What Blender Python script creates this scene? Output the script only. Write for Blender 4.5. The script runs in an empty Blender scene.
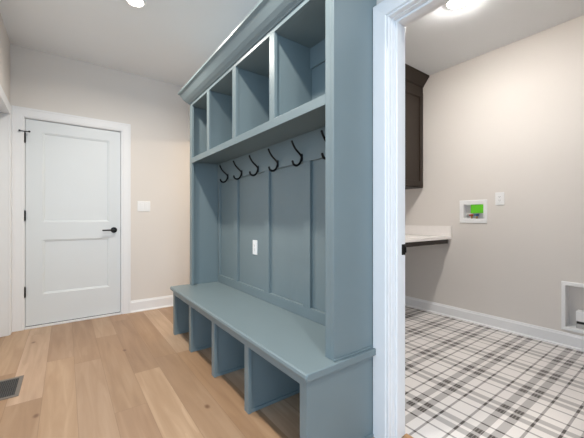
import bpy, bmesh, math, random
from mathutils import Vector, Matrix
random.seed(7)
S = bpy.context.scene
COL = S.collection
PI = math.pi

# ------------------------------------------------------------------ node helpers
class N:
    """tiny expression builder for shader math"""
    def __init__(s, nt, sock): s.nt, s.s = nt, sock
    def op(s, kind, *o):
        n = s.nt.nodes.new('ShaderNodeMath'); n.operation = kind
        for i, v in enumerate((s,) + o):
            if isinstance(v, N): s.nt.links.new(v.s, n.inputs[i])
            else: n.inputs[i].default_value = v
        return N(s.nt, n.outputs[0])
    def __add__(s, o): return s.op('ADD', o)
    def __sub__(s, o): return s.op('SUBTRACT', o)
    def __mul__(s, o): return s.op('MULTIPLY', o)
    def __truediv__(s, o): return s.op('DIVIDE', o)
    def gt(s, o): return s.op('GREATER_THAN', o)
    def lt(s, o): return s.op('LESS_THAN', o)
    def abs(s): return s.op('ABSOLUTE')
    def floor(s): return s.op('FLOOR')
    def fract(s): return s.op('FRACT')
    def mx(s, o): return s.op('MAXIMUM', o)
    def mn(s, o): return s.op('MINIMUM', o)

def srgb(r, g, b):
    f = lambda c: (c/255/12.92) if c/255 <= .04045 else ((c/255+.055)/1.055)**2.4
    return (f(r), f(g), f(b), 1)

def newmat(name):
    m = bpy.data.materials.new(name); m.use_nodes = True
    nt = m.node_tree
    return m, nt, nt.nodes['Principled BSDF']

def objxyz(nt):
    tc = nt.nodes.new('ShaderNodeTexCoord'); sp = nt.nodes.new('ShaderNodeSeparateXYZ')
    nt.links.new(tc.outputs['Object'], sp.inputs[0])
    return tc, [N(nt, sp.outputs[i]) for i in range(3)]

def paint(name, col, rough=.5, var=.04, scale=6, bump=.0, bscale=200, metallic=0, spec=.5, coat=0):
    m, nt, b = newmat(name)
    tc, _ = objxyz(nt)
    nz = nt.nodes.new('ShaderNodeTexNoise'); nz.inputs['Scale'].default_value = scale
    nz.inputs['Detail'].default_value = 4
    nt.links.new(tc.outputs['Object'], nz.inputs['Vector'])
    mix = nt.nodes.new('ShaderNodeMix'); mix.data_type = 'RGBA'
    c = srgb(*col)
    mix.inputs[6].default_value = tuple(v*(1-var) for v in c[:3]) + (1,)
    mix.inputs[7].default_value = tuple(min(1, v*(1+var)) for v in c[:3]) + (1,)
    nt.links.new(nz.outputs['Fac'], mix.inputs[0])
    nt.links.new(mix.outputs[2], b.inputs['Base Color'])
    b.inputs['Roughness'].default_value = rough
    b.inputs['Metallic'].default_value = metallic
    b.inputs['Specular IOR Level'].default_value = spec
    b.inputs['Coat Weight'].default_value = coat
    if bump:
        n2 = nt.nodes.new('ShaderNodeTexNoise'); n2.inputs['Scale'].default_value = bscale
        nt.links.new(tc.outputs['Object'], n2.inputs['Vector'])
        bp = nt.nodes.new('ShaderNodeBump'); bp.inputs['Strength'].default_value = bump
        bp.inputs['Distance'].default_value = .002
        nt.links.new(n2.outputs['Fac'], bp.inputs['Height'])
        nt.links.new(bp.outputs[0], b.inputs['Normal'])
    return m

def glow(name, col, strength):
    m, nt, b = newmat(name)
    b.inputs['Base Color'].default_value = (.9, .9, .88, 1)
    b.inputs['Emission Color'].default_value = col
    b.inputs['Emission Strength'].default_value = strength
    return m

def ramp(nt, fac, stops, interp='LINEAR'):
    r = nt.nodes.new('ShaderNodeValToRGB'); e = r.color_ramp.elements
    r.color_ramp.interpolation = interp
    while len(e) < len(stops): e.new(.5)
    for el, (p, c) in zip(e, stops): el.position = p; el.color = c
    nt.links.new(fac.s if isinstance(fac, N) else fac, r.inputs[0])
    return r.outputs[0]

def wood_floor():
    m, nt, b = newmat('oak_planks')
    tc, (x, y, z) = objxyz(nt)
    W, L = .163, 1.3
    row = ((x + 5.329) / W); ri = row.floor(); rf = row.fract()
    wn = nt.nodes.new('ShaderNodeTexWhiteNoise'); wn.noise_dimensions = '1D'
    nt.links.new(ri.s, wn.inputs['W'])
    off = N(nt, wn.outputs['Value'])
    cy = (y + off*7.3 + 8) / L; ci = cy.floor(); cf = cy.fract()
    cb = nt.nodes.new('ShaderNodeCombineXYZ'); nt.links.new(ri.s, cb.inputs[0]); nt.links.new(ci.s, cb.inputs[1])
    w2 = nt.nodes.new('ShaderNodeTexWhiteNoise'); w2.noise_dimensions = '3D'
    nt.links.new(cb.outputs[0], w2.inputs['Vector'])
    rnd = N(nt, w2.outputs['Value'])
    # stretched grain, shifted per plank
    g = nt.nodes.new('ShaderNodeCombineXYZ')
    nt.links.new((x*22 + rnd*40).s, g.inputs[0]); nt.links.new((y*1.6 + rnd*17).s, g.inputs[1]); nt.links.new((rnd*30).s, g.inputs[2])
    gn = nt.nodes.new('ShaderNodeTexNoise'); gn.inputs['Scale'].default_value = 1; gn.inputs['Detail'].default_value = 6
    gn.inputs['Distortion'].default_value = .9
    nt.links.new(g.outputs[0], gn.inputs['Vector'])
    g2 = nt.nodes.new('ShaderNodeCombineXYZ')
    nt.links.new((x*6 + rnd*11).s, g2.inputs[0]); nt.links.new((y*.9 + rnd*5).s, g2.inputs[1]); nt.links.new((rnd*9).s, g2.inputs[2])
    gm = nt.nodes.new('ShaderNodeTexNoise'); gm.inputs['Scale'].default_value = 1; gm.inputs['Detail'].default_value = 3
    nt.links.new(g2.outputs[0], gm.inputs['Vector'])
    val = N(nt, gn.outputs['Fac'])*.38 + N(nt, gm.outputs['Fac'])*.32 + rnd*.34 + (N(nt, gm.outputs['Fac']).gt(.66))*.05
    base = ramp(nt, val, [(.24, srgb(138, 108, 83)), (.45, srgb(161, 131, 103)), (.6, srgb(174, 146, 119)), (.80, srgb(198, 171, 145))])
    # pinkish and straw-coloured planks
    hue = nt.nodes.new('ShaderNodeMix'); hue.data_type = 'RGBA'; hue.blend_type = 'MULTIPLY'; hue.inputs[0].default_value = 1
    tint = ramp(nt, (rnd*7.31).fract(), [(0, (.98, .93, .92, 1)), (.4, (1, .99, 1, 1)), (.7, (1, .98, .96, 1)), (1, (1, .95, .89, 1))])
    nt.links.new(base, hue.inputs[6]); nt.links.new(tint, hue.inputs[7]); base = hue.outputs[2]
    # knots
    kv = nt.nodes.new('ShaderNodeCombineXYZ')
    nt.links.new((x*2.4).s, kv.inputs[0]); nt.links.new((y*1.5).s, kv.inputs[1])
    vo = nt.nodes.new('ShaderNodeTexVoronoi'); vo.inputs['Scale'].default_value = 1.0; vo.voronoi_dimensions = '2D'
    nt.links.new(kv.outputs[0], vo.inputs['Vector'])
    kd = N(nt, vo.outputs['Distance'])
    sepc = nt.nodes.new('ShaderNodeSeparateColor'); nt.links.new(vo.outputs['Color'], sepc.inputs[0])
    keep = N(nt, sepc.outputs[0]).gt(.45)
    mr = nt.nodes.new('ShaderNodeMapRange'); mr.inputs[1].default_value = .012; mr.inputs[2].default_value = .045
    mr.inputs[3].default_value = .75; mr.inputs[4].default_value = 0
    nt.links.new(kd.s, mr.inputs[0])
    kf = N(nt, mr.outputs[0])*keep
    mk = nt.nodes.new('ShaderNodeMix'); mk.data_type = 'RGBA'
    nt.links.new(kf.s, mk.inputs[0]); nt.links.new(base, mk.inputs[6]); mk.inputs[7].default_value = srgb(98, 62, 40)
    # seams
    e1 = rf.mn((rf - 1).abs()).lt(.0075); e2 = cf.mn((cf - 1).abs()).lt(.0011)
    seam = e1.mx(e2)
    ms = nt.nodes.new('ShaderNodeMix'); ms.data_type = 'RGBA'
    nt.links.new((seam*.45).s, ms.inputs[0]); nt.links.new(mk.outputs[2], ms.inputs[6]); ms.inputs[7].default_value = srgb(110, 80, 58)
    nt.links.new(ms.outputs[2], b.inputs['Base Color'])
    b.inputs['Roughness'].default_value = .42
    bp = nt.nodes.new('ShaderNodeBump'); bp.inputs['Strength'].default_value = .12; bp.inputs['Distance'].default_value = .002
    nt.links.new((N(nt, gn.outputs['Fac']) - seam).s, bp.inputs['Height'])
    nt.links.new(bp.outputs[0], b.inputs['Normal'])
    return m

def plaid_floor():
    m, nt, b = newmat('plaid_mosaic')
    tc, (x, y, z) = objxyz(nt)
    def axis(c, c0, per, lw, wl):
        a = ((((c - c0)/per + .5 + 20).fract() - .5)*per).abs()
        band = a.gt(.0125)*a.lt(.054)
        line = (a - .111).abs().lt(lw)
        return band, line
    bx, lx = axis(x, 1.628, .337, .0056, .5)
    by, ly = axis(y, .992, .331, .0062, .55)
    ink = bx*.35 + by*.35 + lx*.42 + ly*.41
    # fine mosaic hatch in the darkest blocks
    hx = ((x - 1.625)/.0168 + 60).fract(); hy = ((y - .994)/.0142 + 100).fract()
    hatch = (hy.gt(.80)).mx(hx.gt(.94))*(bx*by)
    ink = ink.mn(1.0) - hatch*.26
    col = ramp(nt, ink, [(0, srgb(233, 228, 225)), (.35, srgb(185, 181, 179)), (.52, srgb(132, 125, 121)), (.7, srgb(62, 55, 52)), (1, srgb(56, 50, 48))])
    # tiny tesserae joints
    jx = ((x)/.0168 + 60).fract().lt(.07); jy = (y/.0142 + 100).fract().lt(.08)
    nz = nt.nodes.new('ShaderNodeTexNoise'); nz.inputs['Scale'].default_value = 4; nz.inputs['Detail'].default_value = 3
    nt.links.new(tc.outputs['Object'], nz.inputs['Vector'])
    f = jx.mx(jy)*.05 + N(nt, nz.outputs['Fac'])*.06
    mk = nt.nodes.new('ShaderNodeMix'); mk.data_type = 'RGBA'
    nt.links.new(f.s, mk.inputs[0]); nt.links.new(col, mk.inputs[6]); mk.inputs[7].default_value = srgb(150, 145, 142)
    nt.links.new(mk.outputs[2], b.inputs['Base Color'])
    b.inputs['Roughness'].default_value = .45
    return m

M = {}
M['wall'] = paint('greige_wall_paint', (226, 220, 214), .85, .015, 3, .12, 260)
M['ceil'] = paint('flat_ceiling_paint', (239, 242, 245), .95, .012, 3, .1, 220)
M['trim'] = paint('white_trim_paint', (238, 238, 239), .35, .01, 4)
M['door'] = paint('white_door_paint', (225, 229, 231), .4, .012, 5)
M['blue'] = paint('blue_grey_cabinet_paint', (118, 132, 136), .40, .03, 5, .03, 120)
M['black'] = paint('matte_black_metal', (16, 16, 17), .4, .1, 20, metallic=.4)
M['plastic'] = paint('white_plastic', (242, 242, 242), .35, .01, 8)
M['slot'] = paint('dark_slot', (50, 48, 46), .6, .05, 20)
M['espresso'] = paint('espresso_wood_stain', (47, 38, 31), .42, .14, 14, spec=.3)
M['quartz'] = paint('white_quartz', (247, 242, 238), .25, .03, 25)
M['green'] = paint('green_sticker', (105, 210, 40), .5, .05, 20)
M['red'] = paint('red_valve', (185, 70, 40), .4, .05, 20)
M['bluev'] = paint('blue_valve', (30, 90, 150), .4, .05, 20)
M['brass'] = paint('brass_fitting', (190, 150, 90), .35, .05, 20, metallic=.8)
M['steel'] = paint('bright_duct_metal', (190, 190, 190), .3, .05, 20, metallic=.9)
M['gap'] = paint('duct_dark_inside', (35, 33, 32), .7, .05, 20)
M['bronze'] = paint('grey_register_metal', (128, 120, 112), .45, .06, 20, metallic=.3)
M['slat'] = paint('dark_register_slats', (72, 72, 72), .45, .06, 20, metallic=.3)
M['oakstrip'] = paint('oak_threshold', (196, 150, 108), .4, .12, 18)
M['oak'] = wood_floor()
M['plaid'] = plaid_floor()
M['lens_hall'] = glow('lit_downlight_lens', (1, .93, .84, 1), 25)
M['lens_laundry'] = glow('lit_laundry_lens', (1, .965, .915, 1), 490)

# ------------------------------------------------------------------ mesh helpers
class MB:
    def __init__(s): s.bm = bmesh.new()
    def box(s, a, b):
        x0, y0, z0 = [min(p, q) for p, q in zip(a, b)]; x1, y1, z1 = [max(p, q) for p, q in zip(a, b)]
        v = [s.bm.verts.new(p) for p in ((x0,y0,z0),(x1,y0,z0),(x1,y1,z0),(x0,y1,z0),(x0,y0,z1),(x1,y0,z1),(x1,y1,z1),(x0,y1,z1))]
        for f in ((0,3,2,1),(4,5,6,7),(0,1,5,4),(1,2,6,5),(2,3,7,6),(3,0,4,7)): s.bm.faces.new([v[i] for i in f])
        return s
    def loft(s, rings, cap=True, closed=True):
        """rings: lists of points, all same length; skinned in order"""
        R = [[s.bm.verts.new(p) for p in r] for r in rings]
        n = len(R[0])
        for a, b in zip(R, R[1:]):
            for i in range(n if closed else n-1):
                s.bm.faces.new((a[i], a[(i+1) % n], b[(i+1) % n], b[i]))
        if cap:
            s.bm.faces.new(list(reversed(R[0]))); s.bm.faces.new(R[-1])
        return s
    def tube(s, pts, rad, seg=10):
        pts = [Vector(p) for p in pts]; rings = []
        rr = rad if isinstance(rad, (list, tuple)) else [rad]*len(pts)
        up = None
        for i, p in enumerate(pts):
            t = (pts[min(i+1, len(pts)-1)] - pts[max(i-1, 0)]).normalized()
            if up is None:
                up = Vector((0,0,1)) if abs(t.z) < .9 else Vector((0,1,0))
            u = (up - t*up.dot(t)).normalized(); w = t.cross(u); up = u
            rings.append([p + (u*math.cos(2*PI*k/seg) + w*math.sin(2*PI*k/seg))*rr[i] for k in range(seg)])
        return s.loft(rings)
    def lathe(s, prof, c, axis='z', seg=32, cap=True):
        """prof: list of (radius, height along axis)"""
        c = Vector(c); rings = []
        for r, h in prof:
            ring = []
            for k in range(seg):
                a = 2*PI*k/seg; p, q = r*math.cos(a), r*math.sin(a)
                ring.append(c + {'z': Vector((p, q, h)), 'y': Vector((p, h, -q)), 'x': Vector((h, p, q))}[axis])
            rings.append(ring)
        return s.loft(rings, cap)
    def build(s, name, mat, parent=None, bevel=0, seg=2, smooth=False):
        bmesh.ops.recalc_face_normals(s.bm, faces=s.bm.faces)
        me = bpy.data.meshes.new(name); s.bm.to_mesh(me); s.bm.free()
        o = bpy.data.objects.new(name, me); COL.objects.link(o)
        me.materials.append(mat)
        if smooth:
            for p in me.polygons: p.use_smooth = True
        if bevel:
            m = o.modifiers.new('bevel', 'BEVEL'); m.width = bevel; m.segments = seg
            m.limit_method = 'ANGLE'; m.angle_limit = math.radians(50)
        if parent:
            o.parent = parent
            o.matrix_parent_inverse = parent_mat(parent).inverted()
        return o

def parent_mat(o):
    m = Matrix.Translation(o.location)
    while o.parent: o = o.parent; m = m @ Matrix.Translation(Vector((0,0,0)))
    return m

def thing(name, label, cat, loc, group=None):
    o = bpy.data.objects.new(name, None); COL.objects.link(o)
    o.empty_display_size = .1
    o.location = loc; o['label'] = label; o['category'] = cat
    if group: o['group'] = group
    return o
def struct(o): o['kind'] = 'structure'; return o

def box(a, b): return MB().box(a, b)

# ------------------------------------------------------------------ dimensions (metres, floor z = 0)
H = 2.69                       # ceiling
YB = 3.88                      # wall with the door
XL = -.42                      # left hall wall
XW = 1.24                      # wall behind the lockers
XW2 = 1.338                    # its laundry side
XR = 3.345                     # far laundry wall
YL = 2.33                      # laundry wall behind cabinets
D0, D1 = .06, .897             # laundry doorway jamb faces
DH = 2.0                       # doorway head

# ------------------------------------------------------------------ room shell
struct(MB().box((-3.2, -2.6, -.1), (1.33, 4.0, 0)).box((1.33, YL+.06, -.1), (5.3, 4.0, 0)).build('floor', M['oak']))
struct(box((1.33, -1.3, -.1), (XR+.1, YL+.06, 0)).build('floor_laundry', M['plaid']))
struct(box((-3.3, -2.7, H), (5.4, 4.1, H+.1)).build('ceiling', M['ceil']))
# wall with the white door
dx0, dx1, dh = -.334, .508, 2.035
struct(MB().box((-1.3, YB, 0), (dx0, YB+.12, H)).box((dx1, YB, 0), (5.3, YB+.12, H)).box((dx0, YB, dh), (dx1, YB+.12, H))
       .build('wall_back', M['wall']))
# left wall with a cased opening
lo0, lo1 = 2.93, 3.775
struct(MB().box((XL-.12, 1.8, 0), (XL, lo0, H)).box((XL-.12, lo1, 0), (XL, YB, H)).box((XL-.12, lo0, DH+.02), (XL, lo1, H))
       .build('wall_left', M['wall']))
struct(box((-3.3, 1.8, 0), (XL-.12, 1.92, H)).build('wall_front', M['wall']))
# right wall (behind lockers) with laundry doorway and a far passage
struct(MB().box((XW, -2.7, 0), (XW2, D0-.015, H)).box((XW, D1+.015, 0), (XW2, 3.0, H)).box((XW, D0-.015, DH+.015), (XW2, D1+.015, H))
       .box((XW, 3.0, 2.03), (XW2, YB, H)).build('wall_right', M['wall']))
# living side behind the camera, with two windows
struct(MB().box((-3.3, -2.7, 0), (-2.9, -2.6, H)).box((.9, -2.7, 0), (XW, -2.6, H)).box((-2.9, -2.7, 0), (.9, -2.6, .5)).box((-2.9, -2.7, 2.35), (.9, -2.6, H))
       .build('wall_rear', M['wall']))
struct(MB().box((-3.3, -2.6, 0), (-3.2, -2.2, H)).box((-3.3, 1.4, 0), (-3.2, 1.8, H)).box((-3.3, -2.2, 0), (-3.2, 1.4, .5)).box((-3.3, -2.2, 2.35), (-3.2, 1.4, H))
       .build('wall_side', M['wall']))
w = MB()
for x in (-2.9, -1.65, -.4, .84): w.box((x, -2.69, .5), (x+.06, -2.61, 2.35))
w.box((-2.9, -2.69, .5), (.9, -2.61, .56)).box((-2.9, -2.69, 2.29), (.9, -2.61, 2.35))
struct(w.build('window_1', M['trim']))
w = MB()
for y in (-2.2, -1.0, .2, 1.34): w.box((-3.29, y, .5), (-3.21, y+.06, 2.35))
w.box((-3.29, -2.2, .5), (-3.21, 1.4, .56)).box((-3.29, -2.2, 2.29), (-3.21, 1.4, 2.35))
struct(w.build('window_2', M['trim']))
# laundry walls
WB = (1.352, 1.542, 1.056, 1.200)       # washer box recess (y0, y1, z0, z1)
DB = (.434, .728, .163, .506)           # dryer box recess
wl = MB(); ys_ = [-1.3, DB[0], DB[1], WB[0], WB[1], YL+.12]
for k in range(5):
    ya, yb = ys_[k], ys_[k+1]
    hole = {1: DB, 3: WB}.get(k)
    if hole: wl.box((XR, ya, 0), (XR+.1, yb, hole[2])).box((XR, ya, hole[3]), (XR+.1, yb, H))
    else: wl.box((XR, ya, 0), (XR+.1, yb, H))
wl.box((XR+.1, -1.3, 0), (XR+.14, YL+.12, H))
struct(wl.build('wall_laundry_right', M['wall']))
struct(box((XW2, YL, 0), (5.3, YL+.12, H)).build('wall_laundry_back', M['wall']))
struct(box((XW2, -1.4, 0), (XR+.1, -1.3, H)).build('wall_laundry_front', M['wall']))
struct(box((5.3, YL, 0), (5.4, 4.0, H)).build('wall_passage', M['wall']))
# room behind the left opening is shut by its own door leaf
struct(box((XL-.115, lo0+.02, .01), (XL-.08, lo1-.02, DH)).build('door_2', M['door'], bevel=.003))

# ------------------------------------------------------------------ casings, jambs, baseboards

def casing(name, plane, face, o0, o1, top, wdt, thick, legs=(1, 1)):
    """mitred casing round an opening on a wall plane. plane 'y': opening o0..o1 in x, face y; 'x': opening in y, face x.
       profile: bead at the inner edge, flat, thicker backband"""
    prof = [(0, 0), (0, thick*.55), (.006, thick*.7), (.014, thick*.7), (.018, thick*.78), (wdt-.02, thick*.86), (wdt-.014, thick), (wdt, thick), (wdt, 0)]
    mb = MB()
    def pt(a, b, t):
        return (a, face - t, b) if plane == 'y' else (face - t, a, b)
    path = []
    if legs[0]: path.append((o0, 0, -1, 0))
    path += [(o0, top, -1, 1), (o1, top, 1, 1)]
    if legs[1]: path.append((o1, 0, 1, 0))
    rings = [[pt(a + sx*q, b + sz*q, t) for q, t in prof] for a, b, sx, sz in path]
    mb.loft(rings)
    return struct(mb.build(name, M['trim']))

# door wall: casing + jamb + sill
casing('trim_1', 'y', YB, -.322, .497, 2.024, .088, .02)
j = MB().box((dx0, YB-.004, 0), (-.316, YB+.12, 2.018)).box((.490, YB-.004, 0), (dx1, YB+.12, 2.018)).box((dx0, YB-.004, 2.018), (dx1, YB+.12, dh))
j.box((-.316, YB+.052, 0), (-.300, YB+.11, 2.018)).box((.474, YB+.052, 0), (.490, YB+.11, 2.018)).box((-.316, YB+.052, 2.0), (.490, YB+.11, 2.018))
j.box((-.316, YB-.012, 0), (.490, YB+.12, .016))
struct(j.build('trim_2', M['trim'], bevel=.002))
# left opening: casing on the hall side and jamb
c = MB()
c.box((XL, lo1, 0), (XL+.014, YB-.022, DH+.09)).box((XL, lo0-.085, 0), (XL+.014, lo0, DH+.09)).box((XL, lo0, DH+.002), (XL+.014, lo1, DH+.09))
struct(c.build('trim_3', M['trim'], bevel=.003))
c = MB()
c.box((XL-.125, lo1-.015, 0), (XL+.002, lo1, DH+.018)).box((XL-.125, lo0, 0), (XL+.002, lo0+.015, DH+.018)).box((XL-.125, lo0+.015, DH+.003), (XL+.002, lo1-.015, DH+.018))
struct(c.build('trim_4', M['trim'], bevel=.002))
# laundry doorway
def lcasing():
    wdt = .086
    face = XW
    prof = [(0, 0), (0, .020), (.003, .026), (.009, .026), (.013, .022), (.017, .030), (wdt-.004, .036), (wdt, .033), (wdt, 0)]
    rings = []
    for a, b, sx, sz in ((D1, 0, 1, 0), (D1, DH, 1, 1), (D0, DH, -1, 1), (D0, 0, -1, 0)):
        rings.append([(face - t, a + sx*q, b + sz*q) for q, t in prof])
    return struct(MB().loft(rings).build('trim_5', M['trim']))
lcasing()
jm = MB()
x0, x1 = XW-.004, XW2+.002
jm.box((x0, D1-.004, 0), (x1, D1+.015, DH+.015)).box((x0, D0-.015, 0), (x1, D0+.004, DH+.015)).box((x0, D0+.004, DH-.004), (x1, D1-.004, DH+.015))
sx0, sx1 = x0+.022, x0+.058     # stop
jm.box((sx0, D1-.016, 0), (sx1, D1-.004, DH-.004)).box((sx0, D0+.004, 0), (sx1, D0+.016, DH-.004)).box((sx0, D0+.016, DH-.016), (sx1, D1-.016, DH-.004))
jamb = struct(jm.build('trim_6', M['trim'], bevel=.0025))
st = MB().box((x1-.030, D1-.0062, .882), (x1-.001, D1-.0035, .934)).box((x1-.006, D1-.009, .892), (x1+.003, D1-.0045, .924))
st.build('strike_plate', M['black'], jamb, bevel=.001)
# wood edge strip under the doorway
struct(box((1.325, D0+.004, -.02), (1.35, D1-.004, .006)).build('trim_7', M['oakstrip'], bevel=.003))

def base(name, a, b, nrm, h=.13, t=.014):
    """baseboard from a to b (xy) standing off the wall along nrm, with a small cap and a shoe"""
    a, b, n = Vector((*a, 0)), Vector((*b, 0)), Vector((*nrm, 0))
    prof = [(0, 0), (t+.011, 0), (t+.010, .010), (t, .017), (t, h-.022), (t*.62, h-.012), (t*.5, h-.003), (t*.35, h), (0, h)]
    mb = MB().loft([[p + n*q + Vector((0, 0, z)) for q, z in prof] for p in (a, b)])
    return struct(mb.build(name, M['trim']))
base('baseboard_back', (.586, YB), (5.3, YB), (0, -1))
base('baseboard_laundry_right', (XR, -1.3), (XR, YL), (-1, 0), h=.115)
base('baseboard_laundry_back', (XW2, YL), (XR-.03, YL), (0, -1), h=.115)
base('baseboard_right', (XW, -2.6), (XW, D0-.084), (-1, 0))
base('baseboard_left', (XL, 1.8), (XL, lo0-.086), (1, 0))

# ------------------------------------------------------------------ the white two-panel door
def build_door():
    x0, x1, z0, z1 = -.313, .487, .024, 2.014
    yf, yb = YB+.012, YB+.05
    px0, px1 = -.186, .380
    pans = [(.315, .848), (1.022, 1.902)]
    mb = MB()
    # stiles & rails
    mb.box((x0, yf, z0), (px0, yb, z1)).box((px1, yf, z0), (x1, yb, z1))
    for a, b in ((z0, pans[0][0]), (pans[0][1], pans[1][0]), (pans[1][1], z1)): mb.box((px0, yf, a), (px1, yb, b))
    d = mb.build('door_1', M['door'])
    struct(d)
    for a, b in pans:       # recessed flat panel with a stepped sticking
        p = MB(); o, i, r = 0, .012, .011
        R = lambda e, y: [(px0+e, y, a+e), (px1-e, y, a+e), (px1-e, y, b-e), (px0+e, y, b-e)]
        p.loft([R(0, yb-.001), R(0, yf), R(.005, yf+.004), R(.012, yf+.005), R(.016, yf+r)], cap=False)
        f = [p.bm.verts.new(q) for q in R(.016, yf+r)]; p.bm.faces.new(f)
        bmesh.ops.remove_doubles(p.bm, verts=p.bm.verts, dist=1e-5)
        p.build('door_panel', M['door'], d)
    # hinges, knuckles on the hall side
    for k, z in enumerate((1.83, 1.085, .355)):
        h = MB().tube([(-.3155, YB-.004, z-.046), (-.3155, YB-.004, z+.046)], .0065, 10)
        h.box((-.318, YB+.001, z-.044), (-.309, YB+.011, z+.044))
        for s in (-1, 1): h.lathe([(.001, -.003), (.005, -.001), (.0065, .003)] if s > 0 else [(.0065, -.003), (.005, .001), (.001, .003)], (-.3155, YB-.004, z+s*.05))
        ho = h.build('hinge', M['black'], d)
        if k == 0:      # hinge-pin stop with two bumper arms
            s = MB().lathe([(.010, 0), (.010, .006)], (-.3155, YB-.004, z+.053))
            s.tube([(-.352, YB-.024, z+.056), (-.3155, YB-.008, z+.056), (-.282, YB-.026, z+.056)], .005, 8)
            s.lathe([(.008, 0), (.009, .006), (.007, .008)], (-.352, YB-.034, z+.056), 'y', 14).lathe([(.008, 0), (.009, .006), (.007, .008)], (-.282, YB-.034, z+.056), 'y', 14)
            s.build('hinge_pin_stop', M['black'], d)
    box((-.313, YB+.018, .0165), (.487, YB+.048, .0245)).build('door_gap_shade', M['slot'], d)  # dark strip standing in for the shade in the gap under the door
    # lever
    hz, hx = .932, .424
    r = MB().lathe([(.031, 0), (.031, -.006), (.027, -.010), (.013, -.011), (.012, -.030)], (hx, yf, hz), 'y', 32)
    ro = r.build('door_handle', M['black'], d, smooth=False)
    l = MB().tube([(hx, yf-.024, hz), (hx, yf-.046, hz), (hx-.010, yf-.052, hz), (hx-.055, yf-.052, hz), (hx-.112, yf-.050, hz-.001)], [.010, .010, .0095, .0085, .007], 12)
    l.build('lever', M['black'], ro)
    box((.485, yf+.004, hz-.03), (.4885, yb-.004, hz+.03)).build('latch_plate', M['black'], d)
build_door()

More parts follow.
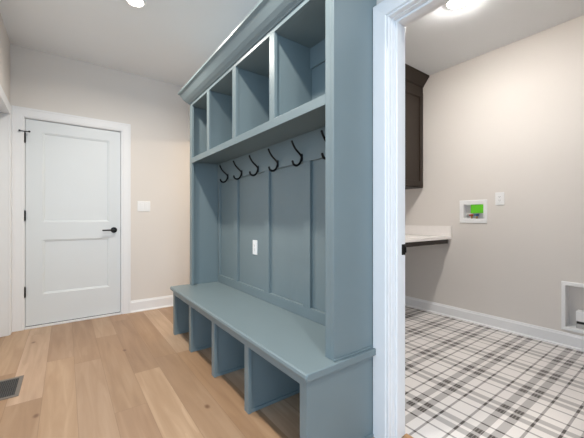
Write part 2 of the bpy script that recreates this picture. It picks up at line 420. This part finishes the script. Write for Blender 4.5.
# ------------------------------------------------------------------ mudroom locker
LX, LB = .948, 1.235           # hutch front, panel face at the back
Y0, Y1 = .985, 2.938           # hutch outer ends
BF = .795                      # bench front
BT = .432                      # bench top height
def locker():
    L = thing('hall_locker', 'blue-grey painted built-in locker with bench, coat hooks and four open cubbies', 'locker', (1.0, 1.95, 0))
    B = M['blue']
    # bench top with rounded nose, wraps round both ends of the hutch
    t = .033
    prof = [(XW-.001, BT-t), (BF-.012, BT-t), (BF-.019, BT-t+.005), (BF-.022, BT-t*.5), (BF-.019, BT-.005), (BF-.012, BT), (XW-.001, BT)]
    mb = MB()
    ya, yb = Y0-.022, 2.965
    ins = [.008, .002, 0, 0, .002, .008]
    mb.loft([[(x + (0 if k in (0, 6) else e), y, z if True else z) for k, (x, z) in enumerate(prof)] for y, e in ((ya, .006), (ya+.006, 0), (yb-.006, 0), (yb, .006))])
    mb.build('bench_top', B, L, bevel=.004)
    # face rail under the top with a thin shadow bead
    MB().box((BF, Y0+.0205, .362), (BF+.02, 2.936, BT-t)).box((BF-.008, Y0-.006, BT-t-.008), (BF+.01, 2.944, BT-t)).box((BF, Y0-.006, BT-t-.008), (XW-.002, Y0+.006, BT-t)).build('bench_rail', B, L, bevel=.0015)
    # uprights: wider front stile, thinner panel behind it, base strip
    ys = [1.009, 1.487+.022, 1.985, 2.462, 2.913]
    for k, y in enumerate(ys):
        m = MB()
        hw = .024
        if k == 0:
            m.box((BF+.0005, Y0+.020, 0), (BF+.02, y+hw, .362)).box((BF, Y0, 0), (XW-.002, Y0+.020, BT-t))
            m.box((BF+.006, Y0-.010, 0), (XW-.03, Y0, .014))
        else:
            m.box((BF, y-hw, 0), (BF+.02, y+hw, .362)).box((BF+.02, y-.013, 0), (XW-.006, y+.013, BT-t))
            m.box((BF+.02, y-.021, 0), (XW-.006, y-.013, .018))
        m.build('bench_upright', B, L, bevel=.0015)
    box((XW-.02, Y0+.02, 0), (XW-.004, 2.9, BT-t)).build('bench_back', B, L)
    # hutch side panels with stile
    for y0, y1, sy0, sy1 in ((Y0, Y0+.022, Y0, Y0+.056), (Y1-.022, Y1, Y1-.060, Y1)):
        mb = MB().box((LX, y0, BT), (XW-.002, y1, 2.14))
        if y0 < 2: mb.box((LX+.0003, y1, BT), (LX+.02, sy1, 2.14))
        else: mb.box((LX+.0003, sy0, BT), (LX+.02, y0, 2.14))
        mb.build('side_panel', B, L, bevel=.0015)
    # shoe bead where the near panel stands on the bench
    MB().box((LX-.004, Y0-.007, BT), (XW-.002, Y0, BT+.010)).build('base_bead', B, L, bevel=.003)
    # back panel, rails, battens
    box((LB, Y0+.02, BT), (XW-.001, Y1-.02, 2.14)).build('back_panel', B, L)
    bt = .020
    MB().box((LB-bt, Y0+.022, 1.416), (LB, Y1-.022, 1.596)).build('hook_rail', B, L, bevel=.002)
    MB().box((LB-bt, Y0+.022, BT), (LB, Y1-.022, .505)).build('bottom_rail', B, L, bevel=.002)
    for y in (1.045, 1.508, 1.990, 2.510, 2.885):
        hw = .034 if 1.2 < y < 2.8 else .017
        box((LB-bt, y-hw, .505), (LB, y+hw, 1.416)).build('batten', B, L, bevel=.0015)
    # cubby shelf and top
    MB().box((LX+.02, Y0+.022, 1.597), (LB, Y1-.022, 1.622)).build('cubby_shelf', B, L)
    box((LX+.02, Y0+.022, 2.112), (LB, Y1-.022, 2.14)).build('cubby_top', B, L)
    box((LB-.014, Y0+.022, 1.985), (LB, Y1-.022, 2.112)).build('cubby_back_rail', B, L, bevel=.002)
    ff = MB().box((LX, Y0+.056, 1.576), (LX+.02, Y1-.060, 1.624)).box((LX, Y0+.056, 2.112), (LX+.02, Y1-.060, 2.14))
    dv = (1.492, 1.984, 2.474)
    for y in dv: ff.box((LX, y-.027, 1.624), (LX+.02, y+.027, 2.112))
    ff.build('face_frame', B, L, bevel=.0012)
    for y in dv:
        box((LX+.02, y-.014, 1.622), (LB, y+.014, 2.112)).build('cubby_divider', B, L)
    # crown: bead, cove, fillet; returns on both ends
    cp = [(0, 2.138), (.006, 2.138), (.012, 2.146), (.026, 2.158), (.044, 2.180), (.060, 2.208), (.072, 2.228), (.082, 2.236), (.087, 2.240), (.087, 2.256), (0, 2.256)]
    rings = []
    for (x, y, sx, sy) in ((XW-.002, Y1, 0, 1), (LX, Y1, -1, 1), (LX, Y0, -1, -1), (XW-.002, Y0, 0, -1)):
        rings.append([(x + sx*q, y + sy*q, z) for q, z in cp])
    MB().loft(rings).build('crown_molding', B, L)
    box((LX+.001, Y0+.001, 2.14), (XW-.003, Y1-.001, 2.25)).build('crown_backing', B, L)
    # coat hooks: the first is modelled, the others are copies
    bx = LB-bt
    m = MB()
    # oval back plate
    ring = lambda d, s: [(bx-d, .0085*s*math.sin(2*PI*k/20), 1.447 + .026*s*math.cos(2*PI*k/20)) for k in range(20)]
    m.loft([ring(0, 1), ring(.004, 1), ring(.006, .8)])
    def bez(p, n=14):
        out = []
        for k in range(n+1):
            t = k/n; q = [Vector(v) for v in p]
            while len(q) > 1: q = [a.lerp(b, t) for a, b in zip(q, q[1:])]
            out.append(q[0])
        return out
    # long upper prong sweeping out and up, lower J prong curling out below
    up = bez([(bx-.004, 0, 1.446), (bx-.010, 0, 1.475), (bx-.056, 0, 1.478), (bx-.080, 0, 1.538)])
    m.tube(up, [.0068]*15, 10)
    m.lathe([(.001, -.007), (.005, -.006), (.0078, 0), (.005, .006), (.001, .007)], up[-1], 'z', 12)
    lo = bez([(bx-.004, 0, 1.456), (bx-.008, 0, 1.392), (bx-.050, 0, 1.378), (bx-.073, 0, 1.392), (bx-.076, 0, 1.414)])
    m.tube(lo, [.0072]*15, 10)
    m.lathe([(.001, -.007), (.005, -.006), (.0078, 0), (.005, .006), (.001, .007)], lo[-1], 'z', 12)
    h0 = m.build('coat_hook', M['black'], L)
    h0['label'] = 'black metal double coat hook'
    for p in h0.data.polygons: p.use_smooth = True
    ys = [2.666, 2.385, 2.106, 1.828, 1.552, 1.275]
    for k, y in enumerate(ys):
        o = h0 if k == 0 else h0.copy()
        if k: COL.objects.link(o)
        o.location.y = y
    return L
locker()

# ------------------------------------------------------------------ electrical plates
def plate(name, label, cat, c, axis, w, h, kind, group=None):
    """axis: outward direction of the wall: '-x' or '-y'"""
    t = thing(name, label, cat, c, group)
    cx, cy, cz = c
    def bx(u0, z0, d0, u1, z1, d1):
        return ((cx-d0, cy+u0, cz+z0), (cx-d1, cy+u1, cz+z1)) if axis == '-x' else ((cx+u0, cy-d0, cz+z0), (cx+u1, cy-d1, cz+z1))
    box(*bx(-w/2, -h/2, 0, w/2, h/2, .006)).build('cover_plate', M['plastic'], t, bevel=.0025)
    if kind == 'rocker2':
        for s in (-1, 1):
            box(*bx(s*.023-.0165, -.033, .006, s*.023+.0165, .033, .0085)).build('rocker', M['plastic'], t, bevel=.0015)
    else:
        m = box(*bx(-.0165, -.033, .006, .0165, .033, .0085))
        f = m.build('outlet_face', M['plastic'], t, bevel=.0015)
        for s in (-1, 1):
            z = s*.017
            sl = MB()
            for u in (-.006, .006): sl.box(*bx(u-.001, z-.001, .0083, u+.001, z+.007, .0088))
            sl.box(*bx(-.002, z-.008, .0083, .002, z-.004, .0088))
            sl.build('socket', M['slot'], f)
    return t
plate('light_switch', 'white double rocker light switch plate on the wall right of the white door', 'light switch', (.724, YB, 1.198), '-y', .135, .117, 'rocker2')
plate('wall_outlet', 'white outlet plate on the blue-grey locker back panel above the bench', 'outlet', (LB, 2.19, .825), '-x', .072, .117, 'outlet')
plate('wall_outlet', 'white outlet plate on the beige laundry wall right of the washer box', 'outlet', (XR, 1.21, 1.247), '-x', .076, .122, 'outlet')

# ------------------------------------------------------------------ washer outlet box
def washer_box():
    t = thing('washer_outlet_box', 'white recessed washer valve box with green sticker on laundry wall', 'washer box', (XR, 1.45, 1.13))
    y0, y1, z0, z1 = 1.320, 1.582, 1.012, 1.245
    a0, a1, b0, b1 = WB
    fr = MB()
    O = lambda x, e: [(x, y0+e, z0+e), (x, y1-e, z0+e), (x, y1-e, z1-e), (x, y0+e, z1-e)]
    I = lambda x, e: [(x, a0+e, b0+e), (x, a1-e, b0+e), (x, a1-e, b1-e), (x, a0+e, b1-e)]
    D = .05
    fr.loft([O(XR, 0), O(XR-.006, 0), O(XR-.009, .003), I(XR-.009, -.002), I(XR-.006, .001), I(XR+D, .001)], cap=False)
    fr.build('frame', M['plastic'], t)
    box((XR+D, a0+.001, b0+.001), (XR+D+.004, a1-.001, b1-.001)).build('box_back', M['plastic'], t)
    box((XR-.004, a0+.002, 1.112), (XR-.001, 1.472, b1-.002)).build('green_label', M['green'], t)
    for name, y, mat in (('red_valve', 1.475, 'red'), ('blue_valve', 1.425, 'bluev')):
        v = MB().lathe([(.010, D), (.010, .012), (.008, .008)], (XR, y, 1.093), 'x', 16)
        v.box((XR+.002, y-.018, 1.086), (XR+.010, y+.018, 1.100))
        vo = v.build(name, M[mat], t, bevel=.001)
        MB().tube([(XR+.025, y, 1.058), (XR+.025, y, 1.086)], .008, 12).build('fitting', M['brass'], vo)
    MB().lathe([(.018, D), (.018, .030), (.010, .028)], (XR, 1.512, 1.085), 'x', 20).build('drain_cap', M['steel'], t)
washer_box()

# ------------------------------------------------------------------ dryer vent box
def dryer_box():
    t = thing('dryer_vent_box', 'white framed recessed dryer vent box low on the laundry wall', 'dryer vent', (XR, .58, .14))
    y0, y1, z0, z1 = .408, .754, .137, .537
    a0, a1, b0, b1 = DB
    fr = MB(); D = .09
    O = lambda x, e: [(x, y0+e, z0+e), (x, y1-e, z0+e), (x, y1-e, z1-e), (x, y0+e, z1-e)]
    I = lambda x, e: [(x, a0+e, b0+e), (x, a1-e, b0+e), (x, a1-e, b1-e), (x, a0+e, b1-e)]
    fr.loft([O(XR, 0), O(XR-.010, 0), O(XR-.013, .003), I(XR-.013, -.003), I(XR-.010, .001), I(XR+D, .001)], cap=False)
    fr.build('frame', M['plastic'], t)
    box((XR+D, a0+.001, b0+.001), (XR+D+.004, a1-.001, b1-.001)).build('box_back', M['wall'], t)
    box((XR+.012, .46, b0+.002), (XR+.085, .668, .203)).build('duct_base', M['steel'], t, bevel=.006)
    box((XR+.016, .464, .203), (XR+.085, .664, .222)).build('duct_opening', M['gap'], t)
    box((XR+.012, .46, .222), (XR+.085, .668, .305)).build('duct_cover', M['plastic'], t, bevel=.006)
dryer_box()

# ------------------------------------------------------------------ laundry counter and cabinet
def counter():
    t = thing('countertop', 'white quartz countertop with splash and dark brown front apron in laundry', 'countertop', (2.9, 2.0, .85))
    yf = 1.665
    MB().box((XW2+.002, yf, .837), (XR-.002, YL-.002, .866)).build('counter_slab', M['quartz'], t, bevel=.003)
    MB().box((XR-.022, yf, .866), (XR-.002, YL-.022, .976)).box((XW2+.002, YL-.022, .866), (XR-.002, YL-.002, .976)).build('backsplash', M['quartz'], t, bevel=.002)
    MB().box((XW2+.002, yf+.025, .790), (XR-.03, yf+.045, .837)).build('apron', M['espresso'], t, bevel=.002)
    box((XW2+.003, yf+.05, 0), (XW2+.023, YL-.002, .837)).build('end_panel', M['espresso'], t, bevel=.002)
    box((XR-.03, yf+.045, .790), (XR-.002, YL-.002, .837)).build('wall_cleat', M['espresso'], t, bevel=.002)
counter()

def cabinet():
    t = thing('wall_cabinet', 'dark espresso shaker wall cabinet with crown molding in laundry', 'cabinet', (2.4, 2.15, 1.41))
    E = M['espresso']
    x0, x1, yf, z0, z1 = XW2+.002, XR-.003, 1.995, 1.412, 2.60
    MB().box((x0, yf+.02, z0), (x1, YL-.002, z1)).build('cabinet_body', E, t, bevel=.001)
    MB().box((x0, yf+.002, z0), (x1, yf+.0195, z0+.03)).box((x0, yf+.002, 2.485), (x1, yf+.0195, z1)).box((x1-.032, yf+.002, z0+.03), (x1, yf+.0195, 2.485)).build('face_frame', E, t, bevel=.001)
    n = 4; w = (x1-.03-x0)/n
    for k in range(n):
        a, b = x0+k*w+.002, x0+(k+1)*w-.002
        d0, d1, r = z0+.012, 2.495, .058
        m = MB().box((a, yf-.02, d0), (a+r, yf, d1)).box((b-r, yf-.02, d0), (b, yf, d1)).box((a+r, yf-.02, d0), (b-r, yf, d0+r)).box((a+r, yf-.02, d1-r), (b-r, yf, d1)).box((a+r, yf-.009, d0+r), (b-r, yf-.002, d1-r))
        m.build('cabinet_door', E, t, bevel=.0015)
    cp = [(0, 2.575), (.006, 2.575), (.010, 2.588), (.020, 2.60), (.040, 2.625), (.062, 2.655), (.070, 2.664), (.078, 2.668), (.078, 2.686), (-.02, 2.686), (-.02, 2.575)]
    MB().loft([[(x, yf - q, z) for q, z in cp] for x in (x0, x1)]).build('crown_molding', E, t)
cabinet()

# ------------------------------------------------------------------ floor register
def register():
    t = thing('floor_register', 'grey metal floor vent register set in the oak floor by the left wall', 'floor vent', (-.32, 2.59, 0))
    x0, x1, y0, y1 = -.405, -.228, 2.45, 2.745
    fr = MB().box((x0, y0, .0), (x0+.022, y1, .005)).box((x1-.022, y0, 0), (x1, y1, .005)).box((x0+.022, y0, 0), (x1-.022, y0+.024, .005)).box((x0+.022, y1-.024, 0), (x1-.022, y1, .005))
    fr.build('frame', M['bronze'], t, bevel=.0015)
    box((x0+.02, y0+.02, 0), (x1-.02, y1-.02, .0008)).build('damper', M['gap'], t)
    n = 13; xs, xe = x0+.024, x1-.024
    for k in range(n):
        x = xs + (xe-xs)*(k+.5)/n
        box((x-.0028, y0+.022, .0008), (x+.0028, y1-.022, .0042)).build('louver', M['slat'], t)
    box((x0+.022, .5*(y0+y1)-.004, .0008), (x1-.022, .5*(y0+y1)+.004, .0046)).build('crossbar', M['slat'], t)
register()

# ------------------------------------------------------------------ ceiling lights
def downlight(c, r, mat, label, dome=.006):
    t = thing('ceiling_light', label, 'ceiling light', (c[0], c[1], H))
    MB().lathe([(r+.001, -.001), (r+.022, -.001), (r+.022, -.005), (r+.014, -.010), (r+.001, -.009), (r+.001, -.001)], (c[0], c[1], H), 'z', 40, False).build('trim_ring', M['plastic'], t)
    MB().lathe([(.001, -.003-dome), (r*.4, -.003-dome*.93), (r*.7, -.003-dome*.75), (r*.9, -.003-dome*.45), (r, -.003), (r, -.001)], (c[0], c[1], H), 'z', 40).build('lens', mat, t)
downlight((.42, 2.56), .054, M['lens_hall'], 'round lit recessed ceiling light in the hall above the white door')
def can_lamp(c, p):
    l = bpy.data.lights.new('can_lamp', 'AREA'); l.shape = 'DISK'; l.size = .10; l.energy = p; l.color = (1, .95, .87); l.spread = math.radians(160)
    o = bpy.data.objects.new('can_lamp', l); o.location = (c[0], c[1], H-.012); COL.objects.link(o)
can_lamp((.42, 2.56), 18.5); can_lamp((.42, 1.15), 19); can_lamp((.42, -.3), 19)
downlight((2.37, 1.125), .072, M['lens_laundry'], 'round lit ceiling light in the laundry room', .026)
for y in (1.15, -.30):
    downlight((.42, y), .054, M['lens_hall'], 'round lit recessed ceiling light in the hall nearer the camera' if y > 0 else 'round lit recessed ceiling light in the hall behind the camera')

# ------------------------------------------------------------------ daylight and lamps
def area(name, loc, rot, sx, sy, power, col, spread=PI):
    l = bpy.data.lights.new(name, 'AREA'); l.shape = 'RECTANGLE'; l.size = sx; l.size_y = sy; l.energy = power; l.color = col; l.spread = spread
    o = bpy.data.objects.new(name, l); o.location = loc; o.rotation_euler = rot; COL.objects.link(o)
    return o
area('window_daylight', (-1.0, -2.64, 1.42), (-PI/2-.1, 0, PI), 3.7, 1.8, 66, (.50, .75, 1))
area('window_daylight', (-3.24, -.4, 1.42), (0, -PI/2-.3, 0), 1.8, 3.5, 40, (.47, .73, 1))
pl = bpy.data.lights.new('passage_lamp', 'POINT'); pl.energy = 26; pl.color = (1, .83, .62); pl.shadow_soft_size = .05
po = bpy.data.objects.new('passage_lamp', pl); po.location = (2.3, 3.45, 2.17); COL.objects.link(po)

W = bpy.data.worlds.new('world'); S.world = W; W.use_nodes = True
W.node_tree.nodes['Background'].inputs[0].default_value = (.75, .87, 1, 1)
W.node_tree.nodes['Background'].inputs[1].default_value = .8

# ------------------------------------------------------------------ camera
cam = bpy.data.cameras.new('camera'); co = bpy.data.objects.new('camera', cam); COL.objects.link(co)
F = 309.0
cam.sensor_width = 36; cam.sensor_fit = 'HORIZONTAL'; cam.lens = F/584*36
cam.shift_y = -.7/584
cam.clip_start = .02
co.location = (0, 0, 1.06)
co.rotation_euler = (PI/2, 0, -math.atan2(226, 309))
S.camera = co
S.view_settings.view_transform = 'Standard'; S.view_settings.look = 'None'
S.view_settings.exposure = .13; S.view_settings.gamma = 1
S.view_settings.use_curve_mapping = False
